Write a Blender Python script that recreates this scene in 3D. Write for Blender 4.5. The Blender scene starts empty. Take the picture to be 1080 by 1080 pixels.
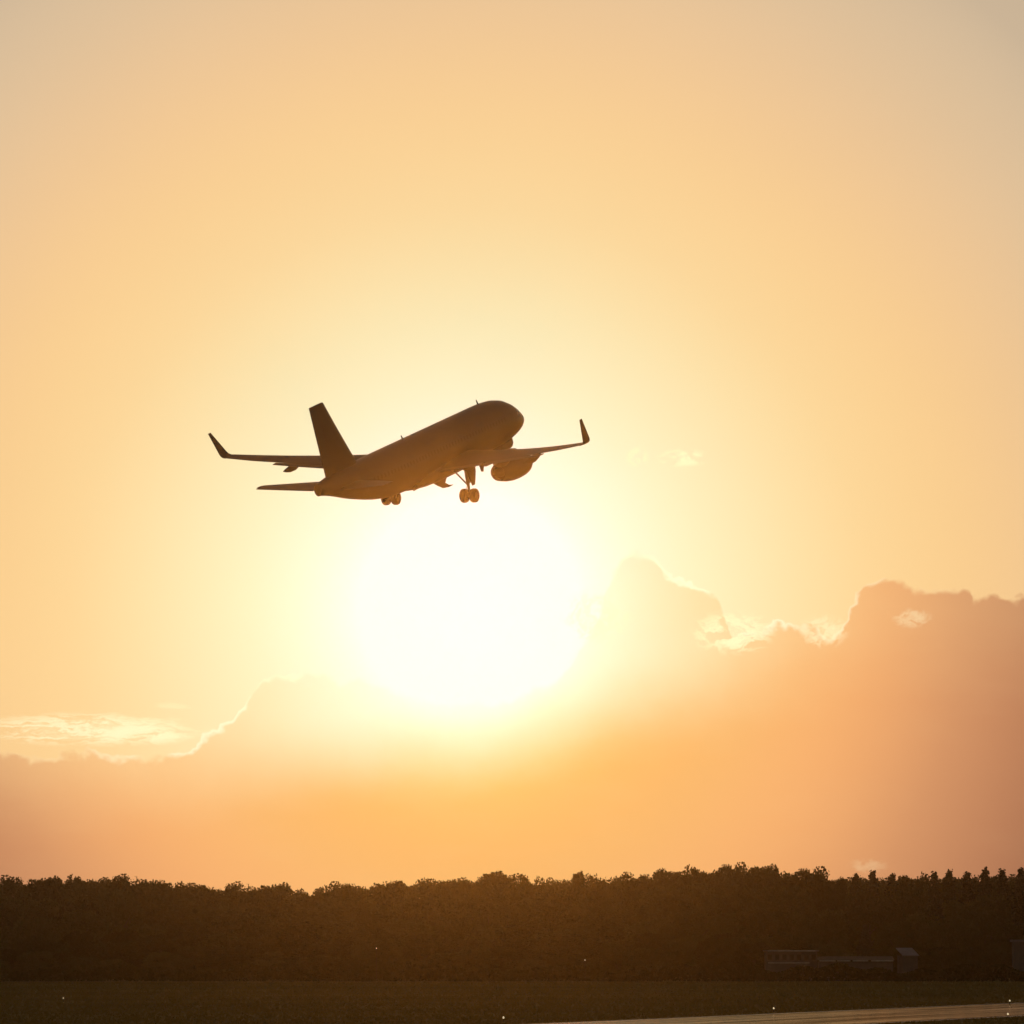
import bpy, math, random
import numpy as np
from mathutils import Vector, Matrix

random.seed(7)
R = math.radians
SC = bpy.context.scene
COL = SC.collection

# ------------------------------------------------------------------ camera
CAM_H = 6.5
FPX = 540 / math.tan(R(4.5))                 # focal length in px of a 1080 px wide frame
PITCH = math.atan(445 / FPX)
cam_d = bpy.data.cameras.new("camera")
cam = bpy.data.objects.new("camera", cam_d)
COL.objects.link(cam)
cam_d.sensor_width = 36
cam_d.lens = 18 / math.tan(R(4.5))
cam_d.clip_start = 1
cam_d.clip_end = 6000
cam.location = (0, 0, CAM_H)
cam.rotation_euler = (math.pi / 2 + PITCH, 0, 0)
SC.camera = cam

def UV(px, py):
    """photo pixel (1080 frame) -> azimuth, elevation in degrees"""
    x = (px - 540) / FPX
    z = (540 - py) / FPX
    d = Vector((x, math.cos(PITCH) - z * math.sin(PITCH), math.sin(PITCH) + z * math.cos(PITCH))).normalized()
    return math.degrees(math.atan2(d.x, d.y)), math.degrees(math.asin(d.z))

# ------------------------------------------------------------------ sun, sky, exposure
SUN_AZ, SUN_EL = UV(495, 640)
SUN_DIR = Vector((math.sin(R(SUN_AZ)) * math.cos(R(SUN_EL)), math.cos(R(SUN_AZ)) * math.cos(R(SUN_EL)), math.sin(R(SUN_EL))))
sun_d = bpy.data.lights.new("sun", 'SUN')
sun = bpy.data.objects.new("sun", sun_d)
COL.objects.link(sun)
sun_d.energy = 0.107          # a setting sun, dimmed by cloud and haze
sun_d.angle = R(0.53)
sun_d.color = (1.0, 0.355, 0.055)
sun.location = (0, 100, 200)
sun.rotation_euler = SUN_DIR.to_track_quat('Z', 'Y').to_euler()
HAZE_DENSITY = 0.42e-4
HAZE_G = 0.979

vs = SC.view_settings
SC.display_settings.display_device = 'sRGB'
vs.view_transform = 'Standard'
vs.look = 'None'
vs.exposure = 0
vs.gamma = 1
SC.cycles.use_denoising = True
SC.cycles.max_bounces = 5
SC.cycles.volume_bounces = 0
SC.cycles.transparent_max_bounces = 4

def lin(r, g, b):
    f = lambda c: (c / 255 / 12.92) if c / 255 <= 0.04045 else ((c / 255 + 0.055) / 1.055) ** 2.4
    return (f(r), f(g), f(b), 1)

class NT:
    """small arithmetic wrapper over a node tree"""
    def __init__(self, nt):
        self.nt = nt
    def node(self, t, **kw):
        n = self.nt.nodes.new(t)
        for k, v in kw.items():
            setattr(n, k, v)
        return n
    def put(self, sock, v):
        if isinstance(v, S):
            self.nt.links.new(v.s, sock)
        elif hasattr(v, 'is_output'):
            self.nt.links.new(v, sock)
        else:
            sock.default_value = v
    def math(self, op, *a, clamp=False):
        n = self.node('ShaderNodeMath', operation=op, use_clamp=clamp)
        for i, v in enumerate(a):
            self.put(n.inputs[i], v)
        return S(self, n.outputs[0])
    def smooth(self, v, a, b, lo=0.0, hi=1.0):
        n = self.node('ShaderNodeMapRange', interpolation_type='SMOOTHSTEP')
        self.put(n.inputs[0], v); self.put(n.inputs[1], a); self.put(n.inputs[2], b)
        self.put(n.inputs[3], lo); self.put(n.inputs[4], hi)
        return S(self, n.outputs[0])
    def xyz(self, x, y, z=0.0):
        n = self.node('ShaderNodeCombineXYZ')
        self.put(n.inputs[0], x); self.put(n.inputs[1], y); self.put(n.inputs[2], z)
        return S(self, n.outputs[0])
    def noise(self, vec, scale, detail=4, rough=0.55, out=0, dims='3D', dist=0.0):
        n = self.node('ShaderNodeTexNoise', noise_dimensions=dims)
        if vec is not None:
            self.put(n.inputs['Vector'], vec)
        self.put(n.inputs['Scale'], scale); self.put(n.inputs['Detail'], detail)
        self.put(n.inputs['Roughness'], rough); self.put(n.inputs['Distortion'], dist)
        return S(self, n.outputs[out])
    def ramp(self, v, stops, interp='LINEAR'):
        n = self.node('ShaderNodeValToRGB')
        cr = n.color_ramp
        cr.interpolation = interp
        while len(cr.elements) > 1:
            cr.elements.remove(cr.elements[-1])
        cr.elements[0].position = stops[0][0]; cr.elements[0].color = stops[0][1]
        for p, c in stops[1:]:
            e = cr.elements.new(p); e.color = c
        self.put(n.inputs[0], v)
        return S(self, n.outputs[0])
    def mix(self, f, a, b, blend='MIX'):
        n = self.node('ShaderNodeMix', data_type='RGBA', blend_type=blend)
        n.clamp_factor = True
        self.put(n.inputs[0], f); self.put(n.inputs[6], a); self.put(n.inputs[7], b)
        return S(self, n.outputs[2])
    def curve(self, v, pts):
        n = self.node('ShaderNodeFloatCurve')
        c = n.mapping.curves[0]
        c.points[0].location = pts[0]; c.points[1].location = pts[-1]
        for p in pts[1:-1]:
            c.points.new(*p)
        for p in c.points:
            p.handle_type = 'AUTO_CLAMPED'
        n.mapping.update()
        self.put(n.inputs['Value'], v)
        return S(self, n.outputs[0])

class S:
    def __init__(self, t, s):
        self.t, self.s = t, s
    def __add__(self, o): return self.t.math('ADD', self, o)
    def __radd__(self, o): return self.t.math('ADD', o, self)
    def __sub__(self, o): return self.t.math('SUBTRACT', self, o)
    def __rsub__(self, o): return self.t.math('SUBTRACT', o, self)
    def __mul__(self, o): return self.t.math('MULTIPLY', self, o)
    def __rmul__(self, o): return self.t.math('MULTIPLY', o, self)
    def __truediv__(self, o): return self.t.math('DIVIDE', self, o)

world = bpy.data.worlds.new("World")
SC.world = world
world.use_nodes = True
world.cycles.sampling_method = 'NONE'
world.node_tree.nodes.clear()
W = NT(world.node_tree)
tc = W.node('ShaderNodeTexCoord')
sep = W.node('ShaderNodeSeparateXYZ')
W.put(sep.inputs[0], tc.outputs['Generated'])
dx, dy, dz = (S(W, sep.outputs[i]) for i in range(3))
U = W.math('ARCTAN2', dx, dy) * 57.29578
V = W.math('ARCSINE', dz) * 57.29578
sub = W.node('ShaderNodeVectorMath', operation='SUBTRACT')
W.put(sub.inputs[0], tc.outputs['Generated']); sub.inputs[1].default_value = SUN_DIR
ln = W.node('ShaderNodeVectorMath', operation='LENGTH')
W.put(ln.inputs[0], sub.outputs[0])
RHO = S(W, ln.outputs['Value']) * 57.29578            # degrees from the sun (chord)
uv = W.xyz(U, V)

def k(px):            # photo pixels from the sun -> ramp position (ramp spans 12 degrees)
    return px / 119.75 / 12.0

t = RHO / 12.0
hdr = lambda c, m: (c[0] * m, c[1] * m, c[2] * m, 1)
def less_haze(stops, path, fl=(.86, .6, .4)):
    # the sky's own light: what is seen minus what the lit air in front of it adds
    out = []
    for p, c in stops:
        th = max(p * 12.0, 0.05) / 57.29578
        ph = (1 - HAZE_G ** 2) / (4 * math.pi) * ((1 - HAZE_G) ** 2 + HAZE_G * th * th) ** -1.5
        L = HAZE_DENSITY * path * ph * sun_d.energy
        out.append((p, tuple(max(c[i] - L * sun_d.color[i] * (1, .85, 1)[i], c[i] * fl[i]) for i in range(3)) + (1,)))
    return out
clear = W.ramp(t, less_haze([
    (k(0), (4, 3.6, 2.8, 1)),
    (k(60), (2.3, 2.1, 1.7, 1)),
    (k(100), (1.5, 1.36, 1.12, 1)),
    (k(140), (1.2, 1.09, .90, 1)),
    (k(180), (1.1, 1.02, .77, 1)),
    (k(230), lin(261, 249, 207)),
    (k(290), lin(260, 238, 191)),
    (k(350), lin(259, 229, 176)),
    (k(420), lin(256, 218, 160)),
    (k(520), lin(253, 209, 150)),
    (k(620), lin(242, 200, 152)),
    (k(720), lin(226, 194, 156)),
    (k(830), lin(210, 186, 157)),
    (1.0, lin(150, 140, 130))], 1000), 'B_SPLINE')
bank = W.ramp(t, less_haze([
    (k(0), (4, 3.6, 2.8, 1)),
    (k(50), (2.2, 2.0, 1.6, 1)),
    (k(80), (1.4, 1.25, .98, 1)),
    (k(105), lin(260, 250, 205)),
    (k(130), lin(259, 237, 162)),
    (k(165), lin(257, 215, 124)),
    (k(210), lin(254, 195, 110)),
    (k(280), lin(254, 188, 110)),
    (k(350), lin(255, 185, 115)),
    (k(430), lin(247, 174, 111)),
    (k(520), lin(215, 150, 104)),
    (k(640), lin(177, 117, 84)),
    (1.0, lin(110, 78, 64))], 1200, (.8, .35, .2)), 'B_SPLINE')

# the cloud bank: its top as elevation over azimuth, roughened with noise
top_px = [(-60, 790), (0, 786), (150, 789), (203, 783), (214, 768), (238, 752), (262, 730), (275, 712), (300, 703), (330, 700), (360, 712),
          (395, 712), (420, 722), (480, 732), (560, 722), (598, 692), (620, 665), (634, 640), (640, 606), (652, 588),
          (675, 577), (700, 592), (735, 613), (757, 624), (768, 640), (773, 664), (800, 657), (828, 648), (852, 655), (872, 670),
          (884, 668), (891, 655), (897, 640), (904, 630), (910, 620), (918, 612), (932, 609), (946, 607), (957, 611), (966, 619), (980, 619), (995, 617), (1008, 620), (1020, 622),
          (1029, 632), (1045, 628), (1060, 631), (1080, 634), (1140, 640)]
w1 = W.noise(uv, 3.4, 8, 0.64, out=1)
warp = W.node('ShaderNodeVectorMath', operation='MULTIPLY_ADD')
W.put(warp.inputs[0], w1); warp.inputs[1].default_value = (0.15, 0.13, 0); W.put(warp.inputs[2], uv)
wsep = W.node('ShaderNodeSeparateXYZ'); W.put(wsep.inputs[0], warp.outputs[0])
UW = S(W, wsep.outputs[0]) - 0.075
VW = S(W, wsep.outputs[1]) - 0.065
curve_pts = []
for x, y in top_px:
    u_, v_ = UV(x, y)
    curve_pts.append(((u_ + 5.1) / 10.2, v_ / 4))
curve_pts.sort()
VB = W.curve((UW + 5.1) / 10.2, curve_pts) * 4.0
vor = W.node('ShaderNodeTexVoronoi', feature='SMOOTH_F1')
W.put(vor.inputs['Vector'], uv); vor.inputs['Scale'].default_value = 5.2; vor.inputs['Detail'].default_value = 2.0; vor.inputs['Smoothness'].default_value = .35
billow = (0.45 - S(W, vor.outputs['Distance'])) * 0.11 + (W.noise(uv, 12, 5, .6) - .5) * 0.03 + W.smooth(U, 2.2, 3.2) * .075
D = VB - VW + billow
edge_soft = W.noise(uv, 1.3, 2) * 0.13 + 0.012
inside = W.smooth(D, 0.0, edge_soft)
wob = W.noise(uv, .7, 4) - .5
thin = W.smooth(RHO + wob * 1.2, 1.2, 4.2, .22, .82) * W.smooth(U, -2.0, 1.5, .55, 1.0)
soft_top = [(-60, 780), (200, 775), (420, 748), (560, 728), (700, 690), (850, 668), (980, 650), (1140, 645)]
VS = W.curve((U + 5.1) / 10.2, sorted(((UV(x, y)[0] + 5.1) / 10.2, UV(x, y)[1] / 4) for x, y in soft_top)) * 4.0
deep = W.smooth(VS - V + wob * .5, -0.15, 0.95)
streak = W.noise(W.xyz(U * 0.55, V * 1.9), 1.6, 5, 0.6)
opac = inside * (thin + (1 - thin) * deep)
opac = opac * W.smooth(RHO + wob * .5, 0.45, 1.0)
opac = W.math('MULTIPLY', opac, 0.93 + 0.14 * streak, clamp=True)
lowtint = W.mix(W.smooth(V, 2.5, 8.5), (1.0, .985, .91, 1), (1.0, 1.0, .98, 1))
clear = W.mix(1.0, clear, lowtint, 'MULTIPLY')
sky = W.mix(opac, clear, bank)
# silver lining along the top edge, strong near the sun
rim = W.smooth(D, 0.0, 0.02) * W.smooth(D, 0.02, 0.085, 1.0, 0.0)
rim = rim * W.smooth(RHO, 1.15, 1.6) * W.smooth(RHO, 1.6, 4.6, 1.0, 0.0) * W.smooth(W.noise(uv, 2.4, 4), 0.38, 0.58)
sky = W.mix(rim, sky, lin(262, 253, 214))
# torn bright wisps: (centre px, half sizes px, strength, streak stretch)
wx, wy = U, V
for (cx, cy, ax, ay, st, sx, sy, seed, lo) in [
        (95, 769, 135, 20, 1.0, 1.2, 7.0, 3.1, .52), (150, 774, 66, 14, .95, 1.6, 6.5, 1.7, .40), (186, 744, 30, 5, .30, 2, 7, 5.5, .36),
        (772, 667, 50, 26, 1.0, 3.0, 5.5, 8.2, .43), (868, 666, 30, 20, .62, 4, 6, 4.4, .42), (962, 652, 24, 12, .35, 4, 6, 2.9, .44),
        (720, 483, 30, 12, 1.0, 4.0, 6.5, 6.1, .36), (672, 482, 15, 13, .7, 5, 5, 9.3, .38), (628, 650, 40, 34, .6, 3.2, 4.0, 0.7, .47),
        (915, 913, 24, 9, .16, 5, 7, 7.7, .44)]:
    u0, v0 = UV(cx, cy)
    ex = (U - u0) / (ax / 119.75)
    ey = (V - v0) / (ay / 119.75)
    r2 = ex * ex + ey * ey
    n = W.noise(W.xyz(UW * sx, VW * sy, seed), 1.15, 6, 0.62, dist=0.35)
    m = W.smooth(r2, 0.1, 1.05, 1.0, 0.0)
    ridge = 1.0 - W.math('ABSOLUTE', n - 0.5) * 13.0
    blob = W.smooth(n * (0.6 + 0.45 * m), lo + .04, lo + 0.17)
    wsp = W.math('MAXIMUM', W.smooth(ridge, .0, 1.0) * .85, blob) * m * st
    sky = W.mix(wsp, sky, lin(262, 250, 200))
# very soft unevenness of the clear sky
soft = W.noise(W.xyz(U * 0.22, V * 0.35), 1.0, 3)
bright = W.node('ShaderNodeVectorMath', operation='SCALE')
W.put(bright.inputs[0], sky); W.put(bright.inputs['Scale'], 0.975 + soft * 0.05)
sky = S(W, bright.outputs[0])
# away from the sun the plain daylight sky takes over
nish = W.node('ShaderNodeTexSky', sky_type='NISHITA')
nish.sun_disc = False
nish.sun_elevation = R(SUN_EL)
nish.sun_rotation = R(SUN_AZ)
nish.air_density = 1.2; nish.dust_density = 2.0
nsc = W.node('ShaderNodeVectorMath', operation='SCALE')
W.put(nsc.inputs[0], nish.outputs[0]); nsc.inputs['Scale'].default_value = 0.05
sky = W.mix(W.smooth(RHO, 7.0, 24.0), sky, nsc.outputs[0])
bg = W.node('ShaderNodeBackground')
W.put(bg.inputs['Color'], sky); bg.inputs['Strength'].default_value = 0.15 * 6.6667
wo = W.node('ShaderNodeOutputWorld')
W.nt.links.new(bg.outputs[0], wo.inputs['Surface'])

# ------------------------------------------------------------------ materials
def mat(name, base, rough=0.6, metal=0.0, var=None, scale=1.0, detail=4, spec=0.5, bump=0.0, transl=0.0, emit=None, coat=0.0, tree_tone=False):
    m = bpy.data.materials.new(name)
    m.use_nodes = True
    T = NT(m.node_tree)
    b = m.node_tree.nodes['Principled BSDF']
    b.inputs['Base Color'].default_value = (*base, 1)
    b.inputs['Roughness'].default_value = rough
    b.inputs['Metallic'].default_value = metal
    b.inputs['Specular IOR Level'].default_value = spec
    b.inputs['Coat Weight'].default_value = coat
    tcn = T.node('ShaderNodeTexCoord')
    if var:
        n = T.noise(tcn.outputs['Object'], scale, detail, 0.6)
        c = T.ramp(n, [(0.3, (*base, 1)), (0.7, (*var, 1))])
        T.put(b.inputs['Base Color'], c)
        if bump:
            bp = T.node('ShaderNodeBump'); bp.inputs['Strength'].default_value = bump
            T.put(bp.inputs['Height'], n); T.put(b.inputs['Normal'], bp.outputs[0])
    if tree_tone:
        oi_ = T.node('ShaderNodeObjectInfo')
        src = b.inputs['Base Color'].links[0].from_socket
        hs = T.node('ShaderNodeHueSaturation')
        T.put(hs.inputs['Value'], S(T, oi_.outputs['Random']) * 1.0 + .55)
        T.put(hs.inputs['Hue'], S(T, oi_.outputs['Random']) * -.03 + .51)
        T.put(hs.inputs['Color'], src)
        T.put(b.inputs['Base Color'], hs.outputs[0])
    if emit:
        b.inputs['Emission Color'].default_value = (*emit[:3], 1)
        b.inputs['Emission Strength'].default_value = emit[3]
    if transl:
        tr = T.node('ShaderNodeBsdfTranslucent'); tr.inputs[0].default_value = (base[0] * 1.6, base[1] * 1.5, base[2], 1)
        ms = T.node('ShaderNodeMixShader'); ms.inputs[0].default_value = transl
        o = m.node_tree.nodes['Material Output']
        T.nt.links.new(b.outputs[0], ms.inputs[1]); T.nt.links.new(tr.outputs[0], ms.inputs[2])
        T.nt.links.new(ms.outputs[0], o.inputs['Surface'])
    return m

M = {
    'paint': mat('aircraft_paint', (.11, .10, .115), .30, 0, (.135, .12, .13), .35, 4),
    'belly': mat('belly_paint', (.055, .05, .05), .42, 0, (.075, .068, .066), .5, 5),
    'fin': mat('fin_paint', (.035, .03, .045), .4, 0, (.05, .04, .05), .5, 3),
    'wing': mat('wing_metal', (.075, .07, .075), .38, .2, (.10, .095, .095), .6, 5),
    'flap': mat('flap_metal', (.15, .15, .15), .42, .25, (.19, .185, .18), .8, 4),
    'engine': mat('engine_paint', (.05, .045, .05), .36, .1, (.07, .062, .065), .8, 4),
    'hot': mat('exhaust_metal', (.10, .085, .08), .5, .5, (.14, .12, .11), 2, 4),
    'lip': mat('bare_metal', (.55, .55, .55), .25, .9),
    'strut': mat('gear_metal', (.35, .35, .36), .4, .4, (.42, .42, .42), 2, 3),
    'tyre': mat('tyre_rubber', (.02, .02, .02), .75, 0, (.035, .033, .03), 5, 4),
    'glass': mat('dark_glass', (.01, .01, .012), .1),
    'leaf_a': mat('leaf_dark', (.055, .062, .018), .7, 0, (.10, .105, .03), .25, 4, spec=.2, transl=.42, tree_tone=True),
    'leaf_b': mat('leaf_olive', (.07, .072, .02), .7, 0, (.12, .115, .035), .25, 4, spec=.2, transl=.45, tree_tone=True),
    'leaf_c': mat('needle_dark', (.030, .040, .018), .75, 0, (.05, .06, .026), .6, 4, spec=.2, transl=.08, tree_tone=True),
    'bark': mat('bark', (.07, .05, .035), .85, 0, (.11, .08, .055), 3, 5, bump=.4),
    'wall': mat('pale_render', (.10, .095, .10), .7, 0, (.14, .13, .13), 1.2, 5),
    'roof': mat('pale_sheet_roof', (.16, .155, .18), .5, .1, (.22, .21, .24), .7, 4),
    'trim': mat('white_trim', (.40, .38, .38), .4, 0, (.62, .60, .58), 1.3, 3),
    'pane': mat('window_pane', (.03, .03, .035), .08),
    'lamp': mat('lamp_lens', (.8, .8, .7), .3, emit=(1, .78, .45, .85)),
    'yellow': mat('lamp_body', (.45, .30, .05), .5, 0, (.5, .34, .08), 4, 3),
    'line': mat('runway_paint', (.62, .60, .56), .5, 0, (.72, .70, .66), .8, 5),
}

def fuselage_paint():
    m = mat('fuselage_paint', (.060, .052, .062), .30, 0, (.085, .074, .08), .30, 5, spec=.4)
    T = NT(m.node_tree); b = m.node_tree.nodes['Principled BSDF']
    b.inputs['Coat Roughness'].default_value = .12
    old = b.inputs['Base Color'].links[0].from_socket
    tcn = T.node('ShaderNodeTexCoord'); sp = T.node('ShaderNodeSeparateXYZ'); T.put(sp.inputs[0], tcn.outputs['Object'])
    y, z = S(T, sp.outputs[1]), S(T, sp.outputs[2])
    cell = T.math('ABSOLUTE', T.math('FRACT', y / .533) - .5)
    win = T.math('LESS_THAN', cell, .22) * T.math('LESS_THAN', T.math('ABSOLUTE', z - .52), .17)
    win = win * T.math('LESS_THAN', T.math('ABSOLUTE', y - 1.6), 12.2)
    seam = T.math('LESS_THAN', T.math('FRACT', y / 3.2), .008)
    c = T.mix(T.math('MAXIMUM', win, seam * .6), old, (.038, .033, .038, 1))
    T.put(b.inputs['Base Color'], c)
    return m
M['paint'] = fuselage_paint()

# ------------------------------------------------------------------ mesh helpers
class MB:
    def __init__(self):
        self.v, self.f = [], []
    def add(self, vs, fs):
        o = len(self.v)
        self.v += [tuple(p) for p in vs]
        self.f += [tuple(i + o for i in f) for f in fs]
    def box(self, c, s, rz=0.0):
        cx, cy, cz = c; hx, hy, hz = (q / 2 for q in s)
        ca, sa = math.cos(rz), math.sin(rz)
        vs = []
        for z in (-hz, hz):
            for x, y in ((-hx, -hy), (hx, -hy), (hx, hy), (-hx, hy)):
                vs.append((cx + x * ca - y * sa, cy + x * sa + y * ca, cz + z))
        self.add(vs, [(0, 3, 2, 1), (4, 5, 6, 7), (0, 1, 5, 4), (1, 2, 6, 5), (2, 3, 7, 6), (3, 0, 4, 7)])
    def loft(self, rings, cap=True):
        n = len(rings[0])
        vs = [p for r in rings for p in r]
        fs = []
        for i in range(len(rings) - 1):
            for j in range(n):
                a, b = i * n + j, i * n + (j + 1) % n
                fs.append((a, b, b + n, a + n))
        if cap:
            fs.append(tuple(range(n - 1, -1, -1)))
            fs.append(tuple((len(rings) - 1) * n + j for j in range(n)))
        self.add(vs, fs)
    def tube(self, pts, rad, n=12):
        pts = [Vector(p) for p in pts]
        rings = []
        for i, p in enumerate(pts):
            a = pts[max(i - 1, 0)]; b = pts[min(i + 1, len(pts) - 1)]
            q = (b - a).normalized().to_track_quat('Z', 'Y')
            r = rad[i] if isinstance(rad, (list, tuple)) else rad
            rings.append([p + q @ Vector((r * math.cos(2 * math.pi * j / n), r * math.sin(2 * math.pi * j / n), 0)) for j in range(n)])
        self.loft(rings)
    def revolve(self, prof, c, axis='y', n=28, cap=False):
        """prof: (along, radius) pairs"""
        rings = []
        for s, r in prof:
            ring = []
            for j in range(n):
                a = 2 * math.pi * j / n
                if axis == 'y':
                    ring.append((c[0] + r * math.cos(a), c[1] + s, c[2] + r * math.sin(a)))
                elif axis == 'x':
                    ring.append((c[0] + s, c[1] + r * math.cos(a), c[2] + r * math.sin(a)))
                else:
                    ring.append((c[0] + r * math.cos(a), c[1] + r * math.sin(a), c[2] + s))
            rings.append(ring)
        self.loft(rings, cap)
    def build(self, name, material, parent=None, smooth=True, angle=40):
        me = bpy.data.meshes.new(name)
        me.from_pydata(self.v, [], self.f)
        me.materials.append(material)
        import bmesh
        bm = bmesh.new(); bm.from_mesh(me)
        bmesh.ops.recalc_face_normals(bm, faces=bm.faces)
        bm.to_mesh(me); bm.free()
        if smooth:
            me.polygons.foreach_set('use_smooth', [True] * len(me.polygons))
            me.set_sharp_from_angle(angle=R(angle))
        o = bpy.data.objects.new(name, me)
        COL.objects.link(o)
        if parent:
            o.parent = parent
        return o

def tag(o, label=None, cat=None, group=None, kind=None):
    if label: o['label'] = label
    if cat: o['category'] = cat
    if group: o['group'] = group
    if kind: o['kind'] = kind
    return o

def empty(name, loc, rz=0.0):
    o = bpy.data.objects.new(name, None)
    o.empty_display_size = .5
    COL.objects.link(o)
    o.location = loc
    o.rotation_euler = (0, 0, rz)
    return o

# ------------------------------------------------------------------ ground and paving
def ground_material():
    m = bpy.data.materials.new('meadow'); m.use_nodes = True
    T = NT(m.node_tree); b = m.node_tree.nodes['Principled BSDF']
    tcn = T.node('ShaderNodeTexCoord')
    big = T.noise(tcn.outputs['Object'], .018, 5, .6)
    sp = T.node('ShaderNodeSeparateXYZ'); T.put(sp.inputs[0], tcn.outputs['Object'])
    band = T.noise(T.xyz(S(T, sp.outputs[0]) * .01, S(T, sp.outputs[1]) * .05), 1.0, 4, .6)
    fine = T.noise(tcn.outputs['Object'], 1.1, 4, .65)
    c = T.ramp(big * .45 + band * .35 + fine * .2, [(.36, (.10, .08, .02, 1)), (.5, (.19, .145, .035, 1)), (.62, (.30, .225, .06, 1))])
    T.put(b.inputs['Base Color'], c)
    b.inputs['Roughness'].default_value = .9
    b.inputs['Specular IOR Level'].default_value = .1
    bp = T.node('ShaderNodeBump'); bp.inputs['Strength'].default_value = .8; bp.inputs['Distance'].default_value = .4
    T.put(bp.inputs['Height'], fine); T.put(b.inputs['Normal'], bp.outputs[0])
    return m

g = MB()
gx0, gx1, gy0, gy1 = -420, 420, -60, 1290
g.add([(gx0, gy0, 0), (gx1, gy0, 0), (gx1, gy1, 0), (gx0, gy1, 0)], [(0, 1, 2, 3)])
tag(g.build('ground', ground_material(), smooth=False), 'dry brown-green airfield grassland under the departing aeroplane', kind='structure')

def asphalt_material():
    m = bpy.data.materials.new('asphalt'); m.use_nodes = True
    T = NT(m.node_tree); b = m.node_tree.nodes['Principled BSDF']
    tcn = T.node('ShaderNodeTexCoord')
    sp = T.node('ShaderNodeSeparateXYZ'); T.put(sp.inputs[0], tcn.outputs['Object'])
    lanes = T.noise(T.xyz(S(T, sp.outputs[0]) * .9, S(T, sp.outputs[1]) * .012), 1.0, 4, .6)
    fine = T.noise(tcn.outputs['Object'], 3.0, 5, .6)
    c = T.ramp(lanes * .6 + fine * .4, [(.35, (.020, .018, .017, 1)), (.65, (.038, .034, .031, 1))])
    T.put(b.inputs['Base Color'], c)
    rr = T.ramp(lanes, [(.35, (.07, .07, .07, 1)), (.65, (.14, .14, .14, 1))])
    T.put(b.inputs['Roughness'], rr)
    bp = T.node('ShaderNodeBump'); bp.inputs['Strength'].default_value = .05; bp.inputs['Distance'].default_value = .01
    T.put(bp.inputs['Height'], fine); T.put(b.inputs['Normal'], bp.outputs[0])
    b.inputs['Specular IOR Level'].default_value = 0
    b.inputs['IOR'].default_value = 1.0
    gl = T.node('ShaderNodeBsdfGlossy'); gl.inputs['Color'].default_value = (1, .88, .76, 1); T.put(gl.inputs['Roughness'], rr); T.put(gl.inputs['Normal'], bp.outputs[0])
    ms = T.node('ShaderNodeMixShader')
    T.put(ms.inputs[0], T.ramp(fine * .5 + lanes * .5, [(.35, (.20, .20, .20, 1)), (.65, (.52, .52, .52, 1))]))
    T.nt.links.new(b.outputs[0], ms.inputs[1]); T.nt.links.new(gl.outputs[0], ms.inputs[2])
    T.nt.links.new(ms.outputs[0], m.node_tree.nodes['Material Output'].inputs['Surface'])
    return m

def ground_at(px, py):
    az, el = UV(px, py)
    d = CAM_H / math.tan(R(-el))
    return Vector((d * math.sin(R(az)), d * math.cos(R(az)), 0))

PA, PB = ground_at(562, 1080), ground_at(1080, 1057.5)
RW_DIR = (PB - PA).normalized()
RW_N = Vector((RW_DIR.y, -RW_DIR.x, 0))          # towards the camera side
RW_ANG = math.atan2(-RW_DIR.x, RW_DIR.y)
RW_W = 23.5
def strip(name, m, s0, s1, n0, n1, z):
    mb = MB()
    # local frame: y along the runway, x across it
    mb.add([(n0, s0, 0), (n1, s0, 0), (n1, s1, 0), (n0, s1, 0)], [(0, 1, 2, 3)])
    o = mb.build(name, m, smooth=False)
    o.location = (PA.x, PA.y, z)
    o.rotation_euler = (0, 0, RW_ANG)
    return o
rw = strip('runway', asphalt_material(), -420, 640, 0, RW_W, .012)
tag(rw, 'grey runway strip shining in the low sun, crossing the lower right corner', kind='structure')
for n0 in (.25, RW_W - .65):
    l = strip('runway_edge_line', M['line'], -418, 638, n0, n0 + .45, .018)
    tag(l, 'white painted line along the runway edge', kind='structure')

# grass tufts along the paving and over the far meadow, one countless mass
rng = np.random.default_rng(3)
def quads_mesh(name, centers, ax, ay, material):
    n = len(centers)
    v = np.empty((n, 4, 3))
    v[:, 0] = centers - ax - ay; v[:, 1] = centers + ax - ay; v[:, 2] = centers + ax + ay; v[:, 3] = centers - ax + ay
    me = bpy.data.meshes.new(name)
    me.from_pydata(v.reshape(-1, 3).tolist(), [], np.arange(n * 4).reshape(n, 4).tolist())
    me.materials.append(material)
    return me
def in_runway(x, y):
    q = (x - PA.x) * RW_N.x + (y - PA.y) * RW_N.y
    return (q > -.4) & (q < RW_W + .4)
gm = mat('dry_grass', (.15, .115, .028), .9, 0, (.26, .195, .05), .03, 4, spec=.1, transl=.5)
tv, tf = [], []
ys = rng.uniform(440, 880, 70000)
xs = (rng.uniform(-1, 1, 70000)) * ys * .085
keep = ~in_runway(xs, ys)
for x, y in zip(xs[keep], ys[keep]):
    h = random.uniform(.05, .17) * (1.6 if random.random() < .06 else 1)
    w = random.uniform(.04, .12)
    a = random.uniform(-.9, .9)
    ca, sa = math.cos(a) * w, math.sin(a) * w
    lx = random.uniform(-.12, .12)
    o = len(tv)
    tv += [(x - ca, y - sa, 0), (x + ca, y + sa, 0), (x + lx, y + random.uniform(-.1, .1), h)]
    tf.append((o, o + 1, o + 2))
me = bpy.data.meshes.new('grass'); me.from_pydata(tv, [], tf); me.materials.append(gm)
go = bpy.data.objects.new('grass', me); COL.objects.link(go)
tag(go, 'rough dry grass tufts covering the airfield', 'grass', kind='stuff')

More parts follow.
